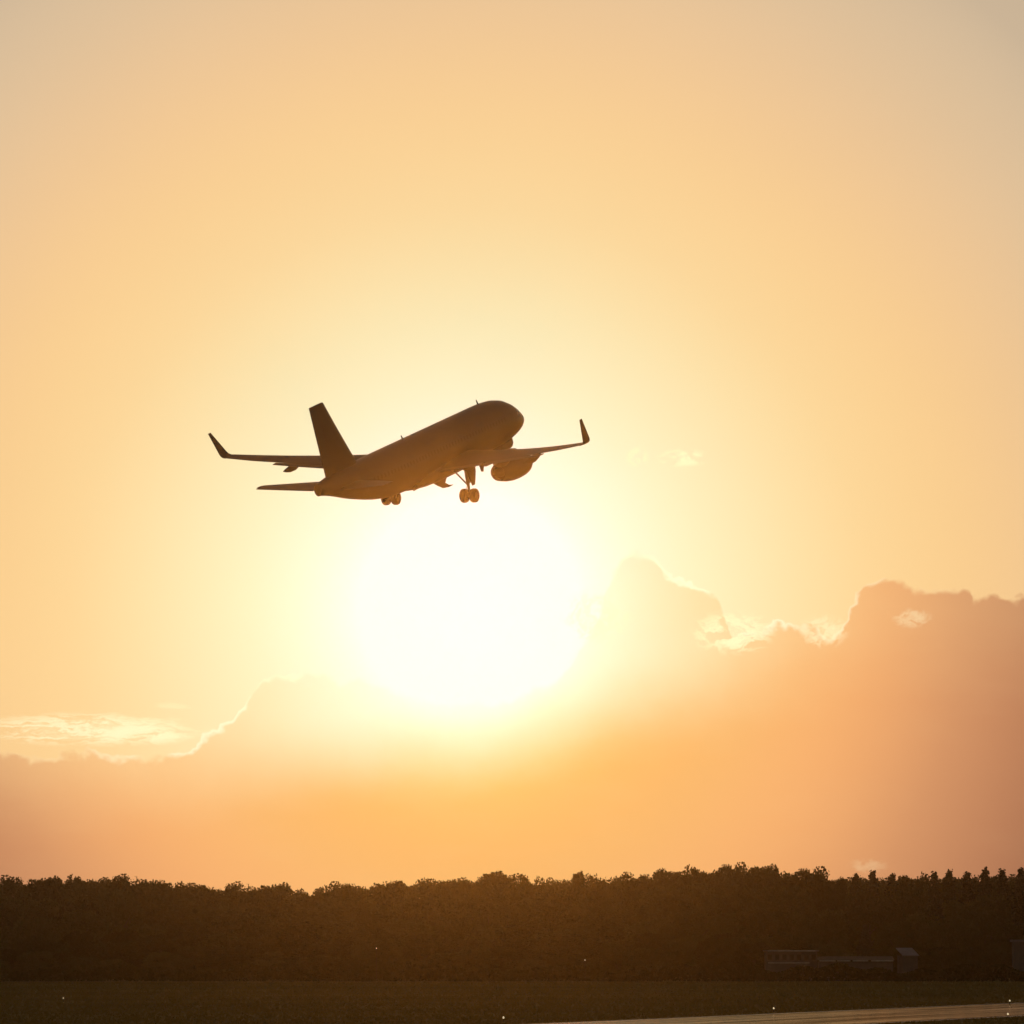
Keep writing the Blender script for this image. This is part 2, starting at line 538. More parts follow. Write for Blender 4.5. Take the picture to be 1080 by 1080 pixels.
# ------------------------------------------------------------------ trees
def leaf_cloud(pts, size, rng, flat=0.0):
    n = len(pts)
    d = rng.normal(size=(n, 3)); d /= np.linalg.norm(d, axis=1)[:, None]
    e = rng.normal(size=(n, 3)); e -= (e * d).sum(1)[:, None] * d; e /= np.linalg.norm(e, axis=1)[:, None]
    s = rng.uniform(.6, 1.35, n)[:, None] * size
    return d * s, e * s * rng.uniform(.45, .8, n)[:, None]

def broad_crown(seed, material):
    """unit tree: 1 m tall overall, crown radius about .32, many leaf clumps with gaps"""
    r = np.random.default_rng(seed)
    cl = []
    for i in range(34):                      # outer shell of billows
        z = .10 + .82 * (i + .5) / 34
        rad = .32 * math.sqrt(max(0.03, 1 - ((z - .50) / .48) ** 2)) * r.uniform(.78, 1.08)
        a = i * 2.39996 + r.uniform(-.5, .5)
        cl.append((rad * math.cos(a), rad * math.sin(a), z, r.uniform(.075, .125)))
    for i in range(30):                      # inner billows
        a = r.uniform(0, 6.283); q = .2 * math.sqrt(r.uniform(0, 1))
        cl.append((q * math.cos(a), q * math.sin(a), r.uniform(.12, .90), r.uniform(.09, .13)))
    pts = []
    for x, y, z, s in cl:
        n = int(210 * (s / .1) ** 2)
        p = r.normal(size=(n, 3)); p /= np.linalg.norm(p, axis=1)[:, None]
        p *= (r.uniform(.25, 1.0, n) ** .5)[:, None] * s * np.array([1.1, 1.1, .8])
        pts.append(p + np.array([x, y, z]))
        m = 7
        q = r.normal(size=(m, 3)); q /= np.linalg.norm(q, axis=1)[:, None]; q[:, 2] = np.abs(q[:, 2]) * .8
        pts.append(q * s * r.uniform(.9, 1.2, m)[:, None] + np.array([x, y, z]))
    pts = np.concatenate(pts)
    pts[:, 2] = np.minimum(pts[:, 2], 1.0)
    ax, ay = leaf_cloud(pts, .0112, r)
    return quads_mesh('crown', pts, ax, ay, material)

def conifer_crown(seed, material):
    r = np.random.default_rng(seed)
    pts = []
    tiers = 34
    for i in range(tiers):
        z = .06 + .93 * (i / (tiers - 1)) ** .95
        rad = .20 * (1 - (z - .06) / .96) ** .8 + .006
        nb = max(6, int(13 * rad / .2))
        for j in range(nb):
            a = r.uniform(0, 6.283); L = rad * r.uniform(.7, 1.2)
            n = int(12 + 70 * L)
            q = r.uniform(.05, 1, n)
            p = np.stack([np.cos(a) * L * q, np.sin(a) * L * q, z - .18 * L * q + r.normal(0, .016, n)], 1)
            p[:, :2] += r.normal(0, .008, (n, 2))
            pts.append(p)
    pts = np.concatenate(pts)
    ax, ay = leaf_cloud(pts, .0105, r)
    return quads_mesh('crown', pts, ax, ay, material)

def trunk_mesh(seed, conifer=False):
    r = random.Random(seed)
    mb = MB()
    top = .96 if conifer else .62
    pts = [(0, 0, -.01)] + [(r.uniform(-.012, .012), r.uniform(-.012, .012), top * q) for q in (.3, .6, 1)]
    mb.tube(pts, [.022, .017, .013, .004], 8)
    if not conifer:
        for i in range(6):
            z = r.uniform(.2, .5); a = i * 1.05 + r.uniform(-.3, .3); L = r.uniform(.16, .3)
            mb.tube([(0, 0, z), (math.cos(a) * L * .5, math.sin(a) * L * .5, z + .12), (math.cos(a) * L, math.sin(a) * L, z + .25)], [.010, .007, .002], 6)
    o = mb.build('trunk', M['bark'])
    me = o.data
    bpy.data.objects.remove(o)
    return me

BROAD = [broad_crown(20 + i, M['leaf_a'] if i % 2 else M['leaf_b']) for i in range(8)]
CONIF = [conifer_crown(60 + i, M['leaf_c']) for i in range(4)]
TRUNK = [trunk_mesh(5 + i) for i in range(4)]
TRUNKC = [trunk_mesh(15 + i, True) for i in range(2)]

def tree(x, y, h, w, kind, label, group=None, idx=None):
    """h: height in m, w: crown width in m"""
    i = random.randrange(1000) if idx is None else idx
    con = kind == 'conifer'
    root = empty('conifer_tree' if con else 'broadleaf_tree', (x, y, 0), random.uniform(0, 6.283))
    sx = w / (.40 if con else .78)
    cr = bpy.data.objects.new('crown', (CONIF if con else BROAD)[i % (4 if con else 8)])
    tk = bpy.data.objects.new('trunk', (TRUNKC[i % 2] if con else TRUNK[i % 4]))
    for o in (cr, tk):
        COL.objects.link(o)
        o.parent = root
        o.scale = (sx, sx, h)
    tk.scale = (min(sx, h), min(sx, h), h)
    tag(root, label, 'tree', group)
    return root

# trees that make the skyline: (px of centre, px of top, crown width px, kind, what sets it apart)
SKY = [
    (4, 923, 46, 'b', 'ragged flat-topped tree at the left end of the skyline'),
    (46, 923, 44, 'b', 'second tree from the left end of the skyline, low and rounded'),
    (90, 921.5, 52, 'b', 'broad tree with a lumpy top, third from the left end of the skyline'),
    (133, 922, 38, 'b', 'narrow upright tree right of the broad lumpy tree at the left'),
    (166, 927, 44, 'b', 'low tree where the left part of the skyline starts to drop'),
    (206, 929, 48, 'b', 'flat low tree below the left wingtip of the aeroplane'),
    (252, 930, 34, 'b', 'small tree with two bumps left of the deep notch in the skyline'),
    (287, 930, 40, 'b', 'round tree on the left edge of the deep notch in the skyline'),
    (331, 933, 40, 'b', 'small low tree on the right edge of the deep notch in the skyline'),
    (366, 930, 44, 'b', 'low spreading tree below the tail of the aeroplane'),
    (408, 928, 42, 'b', 'even low tree left of the middle of the skyline'),
    (452, 925, 40, 'b', 'slightly taller tree left of the big dark dome tree'),
    (486, 926, 34, 'b', 'small tree touching the left side of the big dark dome tree'),
    (529, 917.5, 50, 'b', 'big dark dome-shaped tree standing above its neighbours in the middle of the skyline'),
    (566, 923, 34, 'b', 'smaller tree on the right shoulder of the big dark dome tree'),
    (588, 926, 30, 'b', 'low tree in the dip right of the big dark dome tree'),
    (613, 917.5, 22, 'b', 'slim tree poking up alone right of the big dark dome tree'),
    (636, 921, 40, 'b', 'wide tree just right of the slim tree that pokes up alone'),
    (674, 920, 38, 'b', 'plain tree where the skyline climbs towards its highest part'),
    (708, 915, 40, 'b', 'tall tree on the left slope of the highest part of the skyline'),
    (740, 911.5, 46, 'b', 'large tree on the left of the two tallest trees'),
    (769, 909.5, 40, 'b', 'tallest tree of the skyline, left of its near twin'),
    (801, 910.5, 40, 'b', 'near twin right of the tallest tree of the skyline'),
    (826, 917, 24, 'b', 'small tree filling the gap between the tall twins and the cloud-shaped tree'),
    (851, 914, 46, 'b', 'cloud-shaped tree standing just left of the right-hand dip in the skyline'),
    (879, 924, 26, 'b', 'low tree at the bottom of the right-hand dip in the skyline'),
    (903, 923, 22, 'c', 'first small conifer right of the dip in the skyline'),
    (921, 921, 24, 'c', 'second small conifer right of the dip in the skyline'),
    (941, 923, 26, 'c', 'third conifer right of the dip, lower than its neighbours'),
    (964, 919, 40, 'b', 'rounded tree between the conifers on the right'),
    (986, 922, 26, 'c', 'squat conifer touching the rounded tree on the right'),
    (1001, 919, 24, 'c', 'sharp conifer right of the squat conifer'),
    (1020, 921, 26, 'c', 'lower conifer between two sharp conifers near the right end'),
    (1039, 917.5, 24, 'c', 'sharp tall conifer near the right end of the skyline'),
    (1057, 918.5, 26, 'c', 'conifer last but one at the right end of the skyline'),
    (1077, 917, 28, 'c', 'last conifer cut by the right edge of the skyline'),
]
for n_, (px, py, wpx, kd, lab) in enumerate(SKY):
    d = 985 + (n_ * 37 % 40)
    az, el = UV(px, py)
    h = CAM_H + d * math.tan(R(el)) - (.25 if kd == 'c' else 0)
    tree(d * math.tan(R(az)), d, h * 1.01, wpx * d / FPX * (2.0 if kd == 'c' else 1.45), 'conifer' if kd == 'c' else 'broad', lab, idx=n_ * 5 + n_ // 3)
# a second, lower row behind the skyline trees closes the gaps
def skyline_y(px):
    return float(np.interp(px, [s[0] for s in SKY], [s[1] for s in SKY]))
def wood_row(d0, d1, step, drop0, drop1, w0, w1, seed, label, group, con=0.0):
    r = random.Random(seed)
    px = -40 + r.uniform(0, step)
    while px < 1120:
        d = r.uniform(d0, d1)
        y = skyline_y(px) + r.uniform(drop0, drop1) * (.55 if px > 885 and d0 > 1000 else 1)
        az, el = UV(px, y)
        h = CAM_H + d * math.tan(R(el))
        kd = 'conifer' if r.random() < con + (.25 if px > 880 and d0 < 1000 else 0) else 'broad'
        w = r.uniform(w0, w1)
        tree(d * math.tan(R(az)), d, max(h, 3.0), w * (.6 if kd == 'conifer' else 1), kd, label, group, idx=r.randrange(900))
        px += step * r.uniform(.7, 1.3)
wood_row(1045, 1080, 21, 1.5, 7, 8, 11, 11, 'dark tree at the back of the wood, showing only between skyline crowns', 'trees at the back of the wood')
wood_row(962, 978, 34, 12, 36, 7, 10, 12, 'dark tree in the middle of the wood with only its crown showing', 'trees in the middle of the wood')
wood_row(940, 955, 36, 34, 60, 6.5, 10, 13, 'dark low tree in the front half of the wood, below the taller crowns', 'trees in the front half of the wood')
wood_row(918, 926, 24, 74, 92, 5, 8, 15, 'dark bush-like young tree at the foot of the wood, half hidden by the hedge', 'young trees at the foot of the wood')
wood_row(927, 938, 32, 56, 80, 5.5, 9, 14, 'dark short tree in the front row of the wood above the hedge', 'trees in the front row of the wood')

# hedge at the foot of the wood: a single clipped-looking band of shrubs
def hedge_mesh(x0, x1, y, h, seed, m):
    r = np.random.default_rng(seed)
    L = x1 - x0
    n = int(L * 190)
    x = r.uniform(x0, x1, n)
    hh = h * (.8 + .2 * np.sin(x * .31 + seed) + .14 * np.sin(x * 1.13 + 2 * seed))
    z = hh * r.uniform(0.02, 1, n) ** .8
    yy = y + r.normal(0, .7, n)
    pts = np.stack([x, yy, z], 1)
    ax, ay = leaf_cloud(pts, .17, r)
    return quads_mesh('hedge', pts, ax, ay, m)
for i, (x0, x1, y, h, lab) in enumerate([
        (-82, 12, 896, 2.3, 'long dark hedge along the foot of the wood, left stretch'),
        (13, 82, 892, 2.2, 'dark hedge in front of the low pale buildings')]):
    ho = bpy.data.objects.new('hedge', hedge_mesh(x0, x1, y, h, 31 + i, M['leaf_a'])); COL.objects.link(ho)
    tag(ho, lab, 'hedge')

# ------------------------------------------------------------------ low buildings at the wood's edge
def place(px, d):
    az, _ = UV(px, 1000)
    return d * math.tan(R(az))
def hz(py, d):
    _, el = UV(540, py)
    return CAM_H + d * math.tan(R(el))
dB = 906
x0, x1 = place(808, dB), place(862, dB)
root = empty('airfield_building', ((x0 + x1) / 2, dB, 0))
tag(root, 'low pale airfield building with a white roof edge and windows, behind the hedge', 'building')
wB, hB = x1 - x0, hz(1003, dB)
b = MB(); b.box((0, 3, hB / 2 - .06), (wB, 6, hB - .12)); b.build('wall', M['wall'], root, False)
b = MB(); b.box((0, 3, hB + .02), (wB + .5, 6.6, .16)); rf = b.build('roof', M['roof'], root, False)
b = MB(); b.box((0, -.36, hB + .02), (wB * .93, .10, .20)); b.build('gutter', M['trim'], rf, False)
for i in range(7):
    cx = -wB / 2 + wB * (i + .5) / 7
    b = MB(); zt = hz(1009.5, dB)
    b.box((cx, -.02, zt), (wB / 7 * .72, .07, .95)); f = b.build('window', M['wall'], root, False)
    b = MB(); b.box((cx, -.07, zt), (wB / 7 * .58, .06, .72)); b.build('pane', M['pane'], f, False)
b = MB(); b.box((-.4, -.03, hz(1015.5, dB)), (wB * .82, .06, .16)); b.build('sill_band', M['trim'], root, False)

dS = 903
x0, x1 = place(864, dS), place(942, dS)
root = empty('long_shed', ((x0 + x1) / 2, dS, 0))
tag(root, 'long low shed with a thin pale roof edge, right of the airfield building', 'shed')
wS, hS = x1 - x0, hz(1013.5, dS)
b = MB(); b.box((0, 2, hS / 2 - .05), (wS, 4, hS - .1)); b.build('wall', M['wall'], root, False)
b = MB(); b.add([(-wS / 2 - .2, -.3, hS - .02), (wS / 2 + .2, -.3, hS - .02), (wS / 2 + .2, 4.3, hS + .5), (-wS / 2 - .2, 4.3, hS + .5),
                 (-wS / 2 - .2, -.3, hS + .1), (wS / 2 + .2, -.3, hS + .1), (wS / 2 + .2, 4.3, hS + .62), (-wS / 2 - .2, 4.3, hS + .62)],
                [(0, 3, 2, 1), (4, 5, 6, 7), (0, 1, 5, 4), (1, 2, 6, 5), (2, 3, 7, 6), (3, 0, 4, 7)])
rf = b.build('roof', M['bark'], root, False)
for a, c in ((-.5, -.28), (-.26, -.08), (-.05, .16), (.2, .5)):
    b = MB(); b.box(((a + c) / 2 * wS, -.36, hS + .02), ((c - a) * wS, .08, .15)); b.build('gutter', M['trim'], rf, False)

dH = 914
root = empty('pale_hut', (place(960, dH), dH, 0), R(14))
tag(root, 'small hut with a pale sloping roof, right of the long shed', 'hut')
hh = hz(1008, dH)
b = MB(); b.box((0, 1.3, hh / 2), (2.2, 2.6, hh)); b.build('wall', M['wall'], root, False)
b = MB(); b.add([(-1.2, -.35, hh - .05), (1.2, -.35, hh - .05), (1.2, 2.95, hh + 1.0), (-1.2, 2.95, hh + 1.0),
                 (-1.2, -.35, hh + .06), (1.2, -.35, hh + .06), (1.2, 2.95, hh + 1.11), (-1.2, 2.95, hh + 1.11)],
                [(0, 3, 2, 1), (4, 5, 6, 7), (0, 1, 5, 4), (1, 2, 6, 5), (2, 3, 7, 6), (3, 0, 4, 7)])
b.build('roof', M['roof'], root, False)
b = MB(); b.box((.2, -.03, 1.05), (.9, .07, 2.0)); b.build('door', M['wall'], root, False)

dR = 914
root = empty('flat_roof_cabin', (place(1083, dR), dR, 0))
tag(root, 'flat-roofed cabin with a pale roof edge, cut by the right edge of the photo', 'cabin')
hr = hz(993, dR)
b = MB(); b.box((0, 2, hr / 2), (3.6, 4, hr)); b.build('wall', M['wall'], root, False)
b = MB(); b.box((0, 2, hr + .09), (4.1, 4.6, .34)); b.build('roof', M['roof'], root, False)
b = MB(); b.box((.4, -.03, 2.6), (1.4, .08, 1.0)); f = b.build('window', M['trim'], root, False)
b = MB(); b.box((.4, -.08, 2.6), (1.15, .06, .78)); b.build('pane', M['pane'], f, False)

# ------------------------------------------------------------------ airfield lights
def edge_light(x, y, h, lab, group, s=1.0):
    root = empty('airfield_light', (x, y, .0))
    b = MB(); b.revolve([(0, .16 * s), (.04, .16 * s), (.06, .10 * s)], (0, 0, .02), 'z', 14, True); b.build('base', M['yellow'], root)
    b = MB(); b.revolve([(0.07, .035 * s), (h - .12 * s, .03 * s)], (0, 0, 0), 'z', 10, True); b.build('stem', M['bark'], root)
    b = MB(); b.revolve([(h - .13 * s, .06 * s), (h - .10 * s, .085 * s), (h - .02 * s, .09 * s), (h + .05 * s, .07 * s), (h + .09 * s, .02 * s)], (0, 0, 0), 'z', 14, True)
    b.build('lamp_lens', M['lamp'], root)
    tag(root, lab, 'airfield light', group)
for px, py, lab in ((531, 1079, 'lit runway edge light left of where the paving meets the photo edge'),
                    (816, 1068.5, 'lit runway edge light halfway along the far edge of the paving'),
                    (1065, 1060, 'lit runway edge light at the right end of the far paving edge'),
                    (1063, 1075, 'lit light on the near edge of the paving, at the right')):
    p = ground_at(px, py)
    edge_light(p.x, p.y, .42, lab, 'airfield lights along the runway', .7)
for px, py, lab in ((67, 1058, 'small light in the grass far left of the runway'),
                    (397, 1019, 'faint light on a post at the hedge, under the aeroplane'),
                    (617, 1019, 'faint light on a post at the hedge, under the right engine')):
    d = 880 if py < 1030 else ground_at(px, py).y
    edge_light(place(px, d), d, {67: .5, 397: 4.6, 617: 3.0}[px], lab, None, .7)

# ------------------------------------------------------------------ the aeroplane
# local frame: +X right wing, +Y nose, +Z up; A(x aft of nose, y right, z up)
ORG = 24.27
def A(x, y, z):
    return (y, ORG - x, z)
plane = empty('airplane', (0, 0, 0))
tag(plane, 'twin-engined passenger jet climbing with its wheels down, dark against the sun', 'airplane')
PLANE_POSE = dict(dist=546.8, az=-0.8871, el=4.1589, yaw=28.585, pit=16.474, rol=0.267)
P_ = PLANE_POSE
plane.rotation_mode = 'YXZ'
plane.rotation_euler = (R(P_['pit']), R(P_['rol']), R(-P_['yaw']))
plane.location = (P_['dist'] * math.sin(R(P_['az'])) * math.cos(R(P_['el'])),
                  P_['dist'] * math.cos(R(P_['az'])) * math.cos(R(P_['el'])),
                  CAM_H + P_['dist'] * math.sin(R(P_['el'])))

# fuselage: x, top z, bottom z, half width
FS = [(0.0, -.66, -.80, .07), (.12, -.46, -.98, .26), (.35, -.25, -1.13, .46), (.8, .08, -1.33, .74), (1.4, .46, -1.52, 1.02), (2.1, .88, -1.68, 1.30),
      (2.9, 1.32, -1.82, 1.55), (3.8, 1.70, -1.94, 1.76), (4.9, 1.94, -2.03, 1.90), (6.2, 2.05, -2.07, 1.965), (7.5, 2.07, -2.07, 1.975),
      (14, 2.07, -2.07, 1.975), (20, 2.07, -2.07, 1.975), (26, 2.07, -2.07, 1.975), (30.5, 2.07, -2.07, 1.975), (32, 2.07, -2.02, 1.97), (33.5, 2.07, -1.87, 1.93),
      (35, 2.06, -1.62, 1.84), (36.5, 2.04, -1.28, 1.70), (38, 2.0, -.90, 1.50), (39.5, 1.92, -.50, 1.25), (41, 1.80, -.10, .98), (42.3, 1.66, .22, .73),
      (43.4, 1.50, .45, .52), (44.2, 1.36, .58, .40), (44.45, 1.33, .60, .36), (44.52, 1.25, .68, .28)]
NOSE, TAIL = 4.37, -3.37                    # the shorter body: nose further aft, tail further forward
FS = [(x + (NOSE if x < 10 else TAIL if x >= 30 else 0), tz, bz + (0 if x < 30 else .05 * max(0, (x - 36) / 8.5)), hw) for x, tz, bz, hw in FS]
FS = [(x - .9 * max(0, (x - TAIL - 39) / 5.5) if x > 33 else x, tz, bz, hw) for x, tz, bz, hw in FS]
FS = [(x, tz + (.42 * max(0, (x - TAIL - 39) / 5.5) if x > 33 else 0) , bz, hw) for x, tz, bz, hw in FS]
def fus(x):
    xs = [f[0] for f in FS]
    return tuple(float(np.interp(x, xs, [f[i] for f in FS])) for i in (1, 2, 3))
NF = 40
b = MB()
rings = []
for x, tz, bz, hw in FS:
    zc, rz = (tz + bz) / 2, (tz - bz) / 2
    rings.append([A(x, hw * math.sin(2 * math.pi * j / NF), zc + rz * math.cos(2 * math.pi * j / NF)) for j in range(NF)])
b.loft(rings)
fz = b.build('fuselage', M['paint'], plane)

# belly fairing between the wings
b = MB(); rings = []
for x, hw, bz, tz in ((14.2, .4, -1.9, -1.6), (15.2, 1.5, -2.16, -1.0), (16.6, 2.0, -2.26, -.7), (19, 2.1, -2.3, -.6), (22.5, 2.1, -2.3, -.6), (24.6, 1.9, -2.26, -.8), (26.2, 1.3, -2.14, -1.2), (27.2, .4, -2.0, -1.7)):
    zc, rz = (tz + bz) / 2, (tz - bz) / 2
    ring = []
    for j in range(28):
        a = 2 * math.pi * j / 28
        ring.append(A(x, hw * math.copysign(abs(math.sin(a)) ** .75, math.sin(a)), zc + rz * math.copysign(abs(math.cos(a)) ** .75, math.cos(a))))
    rings.append(ring)
b.loft(rings)
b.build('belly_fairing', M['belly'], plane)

# cockpit glazing, one window per pane, laid just proud of the nose
def skin(x, phi, off=.012):
    tz, bz, hw = fus(x)
    zc, rz = (tz + bz) / 2, (tz - bz) / 2
    return A(x, (hw + off) * math.sin(phi), zc + (rz + off) * math.cos(phi))
for s in (-1, 1):
    for (xa, xb, p0, p1) in ((1.2, 2.7, .06, .52), (1.85, 2.95, .58, 1.0), (2.1, 3.1, 1.06, 1.32)):
        b = MB(); g_ = []
        for i in range(5):
            for j in range(5):
                ph = p0 + (p1 - p0) * j / 4
                x = NOSE + xa + (xb - xa) * i / 4 + .35 * (ph - .1)
                g_.append(skin(x, s * ph, .015))
        fs = [(i * 5 + j, i * 5 + j + 1, (i + 1) * 5 + j + 1, (i + 1) * 5 + j) for i in range(4) for j in range(4)]
        b.add(g_, fs)
        b.build('cockpit_window', M['glass'], fz)
def blade(name, x, z0, h, ch, y=0.0):
    b = MB()
    sg = 1 if h > 0 else -1
    rings = []
    for q, c in ((0, 1), (1, .55)):
        xx = x + .25 * q
        rings.append([A(xx - ch * c / 2, y, z0 + h * q), A(xx, y + .02, z0 + h * q), A(xx + ch * c / 2, y, z0 + h * q), A(xx, y - .02, z0 + h * q)])
    b.loft(rings)
    return b.build(name, M['strut'], fz, False)
blade('antenna', 11.6, 2.05, .5, .3)
blade('antenna', 25.2, 2.05, .42, .3)
blade('antenna', 13.0, -2.05, -.4, .3)
blade('antenna', 27.5, -2.05, -.35, .3)

def airfoil(n=12):
    xs = [0.5 * (1 - math.cos(math.pi * i / n)) for i in range(n + 1)]
    th = lambda x: 5 * (.2969 * math.sqrt(x) - .126 * x - .3516 * x * x + .2843 * x ** 3 - .1036 * x ** 4)
    up = [(x, th(x) + .02 * math.sin(math.pi * x)) for x in xs]
    lo = [(x, -th(x) * .9 + .02 * math.sin(math.pi * x)) for x in xs]
    return up[::-1] + lo[1:-1]          # TE -> LE on top, back below
AF = airfoil()
def wing_section(xle, y, z, chord, t, tw=0.0, nrm=(0, 1)):
    """nrm: unit (y, z) direction of thickness; chord runs aft, twist nose-up in degrees"""
    ring = []
    ct, st = math.cos(R(tw)), math.sin(R(tw))
    for cx, cz in AF:
        xx = (cx - .3) * chord; zz = cz * t * chord
        x2 = xx * ct + zz * st; z2 = -xx * st + zz * ct
        ring.append(A(xle + .3 * chord + x2, y + z2 * nrm[0], z + z2 * nrm[1]))
    return ring
def lerp(a, b, q): return a + (b - a) * q
def wing_geo(y):
    q = (y - 1.9) / (17.0 - 1.9)
    xle = lerp(16.75, 24.5, q)
    xte = lerp(23.35, 23.6, (y - 1.9) / 4.5) if y < 6.4 else lerp(23.6, 26.05, (y - 6.4) / 10.6)
    z = -1.0 + (y - 1.9) * math.tan(R(5.1)) + WFLEX * (y / 17.0) ** 2.2
    t = lerp(.135, .10, min(1, q * 1.6))
    tw = lerp(1.0, -1.0, q)
    return xle, xte, z, t, tw
WFLEX = .80
def wing(s):
    b = MB(); rings = []
    for y in (.6, 1.9, 3.2, 4.8, 6.4, 8.5, 10.6, 12.7, 14.6, 16.2, 17.0):
        xle, xte, z, t, tw = wing_geo(max(y, 1.9) if y > 1 else 1.9)
        if y < 1: z -= .05
        ch = (xte - xle)
        if 1.9 <= y < 13.2: ch *= .93                    # the flap makes up the rest
        elif y < 1.9: ch *= .93
        rings.append(wing_section(xle, s * y, z, ch, t, tw))
    b.loft(rings)
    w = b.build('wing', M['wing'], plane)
    # flaps, drooped and run aft
    for ya, yb, drop in ((2.1, 6.3, 1), (6.5, 12.9, 2)):
        b = MB(); rings = []
        for i in range(5):
            y = lerp(ya, yb, i / 4)
            xle, xte, z, t, tw = wing_geo(y)
            ch = (xte - xle)
            fc = ch * .24 if ya < 3 else ch * .27
            zz = z - math.tan(R(tw)) * ch * .55 - .10
            rings.append(wing_section(xte - fc + .30, s * y, zz, fc, .12, drop + tw))
        b.loft(rings)
        b.build('flap', M['flap'], w)
    # slat along the leading edge, slightly run forward
    b = MB(); rings = []
    for i in range(8):
        y = lerp(6.9, 16.4, i / 7)
        xle, xte, z, t, tw = wing_geo(y)
        ch = xte - xle
        rings.append(wing_section(xle - .16 * ch * .5, s * y, z - .05 * ch + math.tan(R(tw)) * .3 * ch, ch * .14, .22, 14 + tw))
    b.loft(rings)
    b.build('slat', M['flap'], w)
    # flap track fairings
    for y, L, aft, dn in ((4.6, 2.6, .4, .25), (8.2, 2.8, .7, .3), (11.55, 3.3, 1.2, .36)):
        xle, xte, z, t, tw = wing_geo(y)
        ch = xte - xle
        b = MB(); rings = []
        for q, r_ in ((0, .05), (.15, .24), (.4, .34), (.65, .29), (.85, .17), (1, .04)):
            x = xte - L + aft + L * q
            dz = -.18 - .12 * math.sin(math.pi * q) - (dn - .18) * q
            rings.append([A(x, s * y + .55 * r_ * math.sin(2 * math.pi * j / 14), z + dz + r_ * math.cos(2 * math.pi * j / 14)) for j in range(14)])
        b.loft(rings)
        b.build('flap_track_fairing', M['belly'], w)
    # sharklet
    xle, xte, z, t, tw = wing_geo(17.0)
    b = MB(); rings = []
    ch0 = xte - xle
    for q in (0, .06, .12, .2, .3, .45, .65, .85, 1.0):
        # curve: quarter-circle blend then a straight canted blade
        if q <= .3:
            a = R(80) * q / .3
            y = 17.0 + .5 * math.sin(a); zz = z + .5 * (1 - math.cos(a))
            ny, nz = -math.sin(a), math.cos(a)
        else:
            k_ = (q - .3) / .7
            y = 17.0 + .5 * math.sin(R(80)) + k_ * 2.0 * math.cos(R(80))
            zz = z + .5 * (1 - math.cos(R(80))) + k_ * 2.0 * math.sin(R(80))
            ny, nz = -math.sin(R(80)), math.cos(R(80))
        xl = lerp(xle, xle + .45, q / .3) if q < .3 else lerp(xle + .45, 26.5, (q - .3) / .7)
        xt = lerp(xte, xte + .15, q / .3) if q < .3 else lerp(xte + .15, 26.95, (q - .3) / .7)
        rings.append(wing_section(xl, s * y, zz, max(.35, xt - xl), .085, 0, (s * ny, nz)))
    b.loft(rings)
    b.build('sharklet', M['fin'], w)
    # wing tip light housing
    return w
wing(1); wing(-1)

def engine(s):
    EY = 5.6
    c = A(15.25, s * EY, -2.22)          # front face
    prof = [(-.15, .80), (-.02, .87), (.0, .92), (-.06, .99), (-.3, 1.08), (-.8, 1.16), (-1.6, 1.19), (-2.5, 1.15), (-3.3, 1.03), (-4.0, .86), (-4.55, .70), (-4.56, .66), (-4.0, .70)]
    b = MB(); b.revolve(prof, c, 'y', 36)
    e = b.build('engine', M['engine'], plane)
    b = MB(); b.revolve([(-.155, .80), (-.9, .84), (-.95, .02)], c, 'y', 36); b.build('fan', M['hot'], e)
    b = MB(); b.revolve([(-.35, .01), (-.6, .16), (-.94, .27)], c, 'y', 20); b.build('spinner', M['lip'], e)
    b = MB(); b.revolve([(-3.9, .69), (-3.95, .45), (-4.9, .30), (-5.35, .05), (-5.38, .01)], c, 'y', 24); b.build('exhaust_cone', M['hot'], e)
    b = MB(); rings = []
    for x, zt, zb, hw in ((15.6, -1.18, -1.35, .05), (16.6, -.80, -1.5, .17), (18.4, -.55, -1.6, .20), (20.2, -.62, -1.2, .19), (21.8, -.78, -1.2, .12), (22.6, -.85, -1.02, .04)):
        rings.append([A(x, s * EY + hw, zt), A(x, s * EY - hw, zt), A(x, s * EY - hw * .9, zb), A(x, s * EY + hw * .9, zb)])
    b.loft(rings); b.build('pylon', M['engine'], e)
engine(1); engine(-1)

# tail
def fin_ring(z, xle, xte, t):
    ring = []
    for cx, cz in AF:
        x = TAIL + xle + cx * (xte - xle)
        ring.append(A(x, (cz - .02 * math.sin(math.pi * cx)) * t * (xte - xle), z))
    return ring
b = MB()
FR = 0.72
b.loft([fin_ring(z, xl, xl + (xt - xl) * FR, .11) for z, xl, xt in ((1.5, 36.4, 42.0), (2.3, 36.95, 42.1), (3.2, 37.6, 42.28), (5.5, 39.2, 42.72), (7.9, 40.8, 43.15), (7.97, 40.95, 43.12))])
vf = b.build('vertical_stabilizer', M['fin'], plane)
b = MB()
rr = []
for z, xl, xt in ((1.85, 36.6, 42.02), (3.2, 37.6, 42.28), (5.5, 39.2, 42.72), (7.9, 40.8, 43.15), (7.96, 40.95, 43.12)):
    xl += TAIL; xt += TAIL
    xa = xl + (xt - xl) * (FR - .012)
    hw = .028 * (xt - xl)
    rr.append([A(xa, hw, z), A(xa, -hw, z), A(xt, -.015, z), A(xt, .015, z)])
b.loft(rr); b.build('rudder', M['fin'], vf, False)
